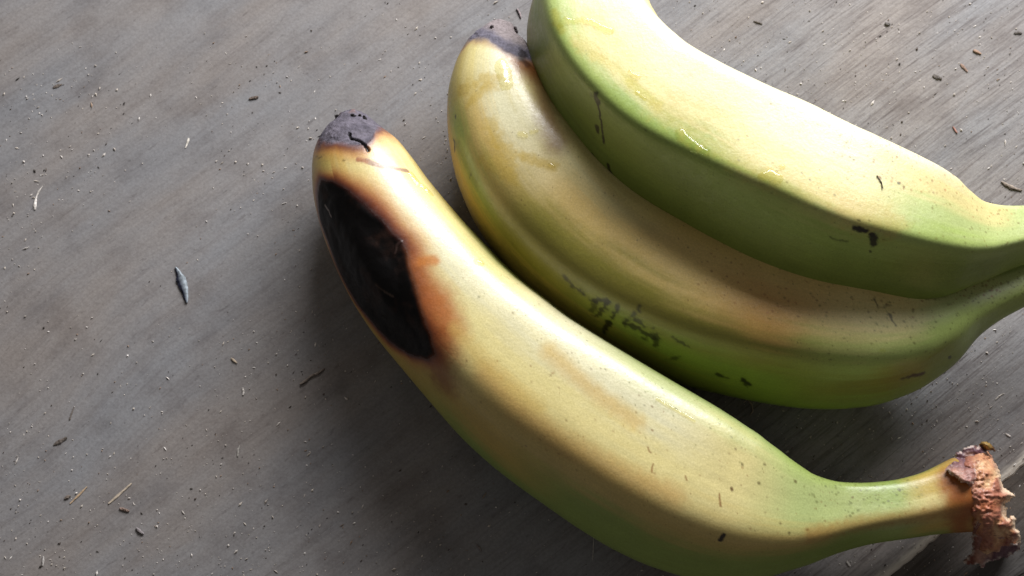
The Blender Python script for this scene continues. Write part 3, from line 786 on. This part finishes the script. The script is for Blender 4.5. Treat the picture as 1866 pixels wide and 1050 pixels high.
BITS = [
 ('wood_chip', [(320,488),(325,496),(331,512),(337,530),(341,552)], [5,12,24,19,4], 9, (150,160,168), (30,33,52), 'folded bluish grey chip with painted lit and shaded sides, alone on the boards', 'chip'),
 ('curled_fibre', [(78,339),(71,349),(66,360),(64,372),(64,382)], [2,4,5,8,5], 4, (226,220,214), None, 'pale curved fibre lying at the far left', 'fibre'),
 ('splinter', [(344,252),(342,260),(338,270)], [4,6,2], 3, (222,216,206), None, 'short white sliver between the blue chip and the top edge', 'splinter'),
 ('wood_chip', [(98,811),(107,806),(122,798)], [4,11,6], 4, (92,84,78), None, 'dark brown flake by the faint ringed grain at lower left', 'chip'),
 ('wood_chip', [(97,160),(104,157),(113,154)], [5,10,4], 3, (104,95,88), None, 'dark flake near the upper left corner', 'chip'),
 ('wood_chip', [(454,181),(461,179),(471,177)], [5,9,6], 5, (96,84,76), None, 'dark chip above and left of the blackened tip', 'chip'),
 ('straw', [(128,918),(143,903),(159,887)], [4,4.5,3], 3, (196,170,140), None, 'shorter of the two pale straws at lower left', 'straw'),
 ('straw', [(198,918),(214,904),(240,881)], [4,6,4], 3, (190,176,158), None, 'longer of the two pale straws at lower left', 'straw'),
 ('wood_shaving', [(547,701),(557,695),(567,686),(580,681),(592,672)], [5,8,6,7,4], 8, (150,138,128), (96,86,80), 'twisted grey shaving in the shadow left of the black patch', 'shaving'),
 ('splinter', [(421,653),(426,657),(432,662)], [3,6,3], 5, (188,172,152), None, 'small tan splinter at the edge of the front banana shadow', 'splinter'),
 ('wood_chip', [(248,963),(254,968),(262,974)], [5,10,5], 6, (140,134,136), (84,78,76), 'dark grey chip below the longer straw', 'chip'),
 ('wood_shaving', [(1824,331),(1834,338),(1845,343),(1862,348)], [4,9,10,4], 7, (156,144,132), (110,98,90), 'brown grey shaving above the topmost banana stem at the right edge', 'shaving'),
 ('crumb', [(1700,137),(1707,141),(1716,144)], [8,13,6], 6, (104,98,94), None, 'dark crumb on the pale boards right of the topmost banana', 'crumb'),
 ('wood_chip', [(1773,92),(1780,95),(1788,99)], [6,9,4], 6, (150,124,106), None, 'small brown chip near the upper right corner', 'chip'),
 ('wood_chip', [(1750,117),(1755,122),(1763,131)], [4,9,4], 4, (150,126,112), None, 'flat light brown chip just below the small brown chip', 'chip'),
 ('straw', [(1545,244),(1552,236),(1561,227)], [2,3.5,2], 3, (228,222,212), None, 'fine pale straw touching the lit edge of the topmost banana', 'straw'),
 ('crumb', [(1612,43),(1617,45),(1622,44)], [6,10,5], 6, (100,96,92), None, 'dark round crumb near the top edge right of the topmost banana', 'crumb'),
 ('splinter', [(1373,39),(1380,41),(1389,44)], [2,5,3], 4, (96,88,80), None, 'dark splinter by the top edge beside the topmost banana', 'splinter'),
 ('wood_chip', [(1848,61),(1855,60),(1862,61)], [4,8,4], 5, (100,94,90), None, 'dark chip at the right edge near the top corner', 'chip'),
 ('splinter', [(1736,231),(1740,237),(1744,243)], [3,5,3], 5, (168,124,112), None, 'reddish splinter on the boards above the topmost banana stem', 'splinter'),
 ('splinter', [(135,742),(131,753),(127,765)], [2,4,3], 3, (110,102,96), None, 'thin dark splinter above the dark brown flake at lower left', 'splinter'),
 ('crumb', [(118,909),(123,906),(129,904)], [4,9,4], 5, (110,100,92), None, 'dark crumb at the end of the shorter straw', 'crumb'),
 ('splinter', [(79,1014),(79,1022),(78,1031)], [3,6,3], 4, (190,186,182), None, 'pale upright sliver near the lower left corner', 'splinter'),
 ('wood_chip', [(218,926),(226,929),(236,932)], [4,8,4], 6, (134,114,104), None, 'brown chip between the longer straw and the dark grey chip', 'chip'),
 ('curled_fibre', [(437,812),(434,820),(433,832)], [2,5,3], 4, (176,172,166), None, 'grey fibre in the half shadow below the front banana', 'fibre'),
 ('splinter', [(442,707),(444,715),(443,720)], [4,6,4], 4, (214,208,202), None, 'bright speck of a splinter left of the front banana shadow', 'splinter'),
 ('hair', [(1082,976),(1081,1000),(1080,1021)], [1.6,1.8,1.6], 1.6, (190,186,180), None, 'fine pale hair lying straight below the front banana', 'hair'),
 ('splinter', [(868,992),(873,998),(877,1005)], [4,6,3], 4, (128,120,118), None, 'grey splinter in the dark shadow at the bottom edge', 'splinter'),
 ('splinter', [(879,908),(882,904),(886,898)], [2,4,2], 3, (150,138,124), None, 'tan sliver in the dark shadow close to the front banana', 'splinter'),
 ('wood_shaving', [(1355,734),(1362,728),(1370,738),(1372,750),(1366,757)], [2.5,3.5,3,3.5,2], 4, (176,160,148), None, 'thin curled shaving under the edge of the middle banana', 'shaving'),
 ('splinter', [(1814,728),(1822,721),(1830,717)], [2,3,2], 2, (206,198,190), None, 'pale scratchy sliver right of the middle banana', 'splinter'),
 ('splinter', [(1832,790),(1836,793),(1842,796)], [3,5,3], 3, (212,204,198), None, 'pale sliver above the torn stem end', 'splinter'),
 ('splinter', [(1542,1022),(1545,1027),(1549,1032)], [4,6,4], 4, (196,190,184), None, 'pale bit on the boards just below the front banana stem', 'splinter'),
 ('splinter', [(942,17),(947,26),(949,34)], [5,6,3], 5, (150,136,138), (30,26,28), 'dark edged sliver between the two far banana tips', 'splinter'),
]
for k, (nm, pts, ws, th, c, c2, lab, cat) in enumerate(BITS):
    P = [at(x, y, 0.00005) for x, y in pts]
    o = obj(nm, shard_mesh(P, np.array(ws)*K*.72, th*K*.5, 300+k, 6, c, c2), DUST, None, lab, cat)
    o.data.name = nm
hp = top.poly([(1597, 320), (1604, 330), (1609, 348)]); hp = hp+top.N[top.find(1604, 332)]*.00008
obj('hair', shard_mesh(hp[::2], np.full(len(hp[::2]), 1.8*K), 1.8*K, 77, 5, (60, 48, 36)), DUST, None, 'tiny dark hair stuck to the lit top of the topmost banana', 'hair')

# black crumbs of the dried flower on the tips
def lump(p, r, seed):
    rg = np.random.default_rng(seed)
    ph = np.linspace(.15, math.pi-.15, 5); a = np.linspace(0, 2*math.pi, 7, endpoint=False)
    V = np.array([[math.sin(q)*math.cos(x), math.sin(q)*math.sin(x), math.cos(q)] for q in ph for x in a])*r*rg.uniform(.6, 1.25, (35, 1))*rg.uniform(.7, 1.3, 3)+p
    idx = np.arange(35).reshape(5, 7); nx = np.roll(idx, -1, 1)
    return V, np.stack([idx[:-1], nx[:-1], nx[1:], idx[1:]], -1).reshape(-1, 4)
def crumbs(ban, parent, spots, c):
    for k, (x, y, r) in enumerate(spots):
        V, F = lump(ban.V[ban.find(x, y)], r*K, 900+k)
        obj('dry_flake', mesh_np('dry_flake', V, F, False, None, dict(tint=np.tile(lin(c), (35, 1)))), DRY, parent)
crumbs(front, front_root, [(643, 210, 5), (647, 212, 3), (656, 212, 4), (663, 214, 5), (665, 217, 3), (614, 213, 6)], (26, 20, 20))
crumbs(middle, bpy.data.objects['banana.001'], [(938, 52, 7), (941, 59, 5), (897, 51, 5)], (80, 72, 74))

# sawdust: nobody could count it
NG = 6500
q = np.c_[rng.uniform(-120, 1990, NG*4), rng.uniform(-120, 1170, NG*4)]
dens = fbm(np.c_[q/160, q[:, :1]*0], 1, 3, 5)*1.2+.35*sstep(500, 900, q[:, 1])*sstep(900, 300, q[:, 0])+.18*sstep(1000, 1500, q[:, 0])-.25*sstep(350, 0, q[:, 1])*sstep(500, 100, q[:, 0])
q = q[rng.uniform(.35, 1.0, len(q)) < dens][:NG]
n = len(q)
OCT = np.array([[1, 0, 0], [0, 1, 0], [-1, 0, 0], [0, -1, 0], [0, 0, 1], [0, 0, -.6]], float)
OF = np.array([[0, 1, 4], [1, 2, 4], [2, 3, 4], [3, 0, 4], [1, 0, 5], [2, 1, 5], [3, 2, 5], [0, 3, 5]])
size = np.clip(rng.lognormal(.55, .45, n), .8, 4.6)*K*.58
elong = np.clip(rng.lognormal(.25, .45, n), .8, 4.0)
ang = np.where(rng.uniform(size=n) < .5, rng.uniform(0, math.pi, n), GRAIN+rng.normal(0, .3, n))
V = OCT[None]*rng.uniform(.6, 1.3, (n, 6, 1))
V = V*np.stack([size*elong, size*.8, size*.75], -1)[:, None]
ca, sa = np.cos(ang)[:, None], np.sin(ang)[:, None]
V = np.stack([V[..., 0]*ca-V[..., 1]*sa, V[..., 0]*sa+V[..., 1]*ca, V[..., 2]], -1)
V = V+np.array([at(x, y, 0) for x, y in q])[:, None]; V[..., 2] += (size*.42)[:, None]
pal = np.array([lin(c) for c in [(220, 213, 206), (204, 195, 184), (180, 172, 164), (236, 231, 226), (150, 128, 110), (84, 74, 68), (60, 54, 50)]])
cc = pal[rng.choice(7, n, p=[.24, .22, .18, .10, .10, .10, .06])]*rng.uniform(.8, 1.15, (n, 1))
obj('sawdust', mesh_np('sawdust', V.reshape(-1, 3), (OF[None]+6*np.arange(n)[:, None, None]).reshape(-1, 3), False, None, dict(tint=np.repeat(cc, 6, 0))), DUST, None, kind='stuff',
    label='pale sawdust grains scattered over the grey boards', cat='sawdust')
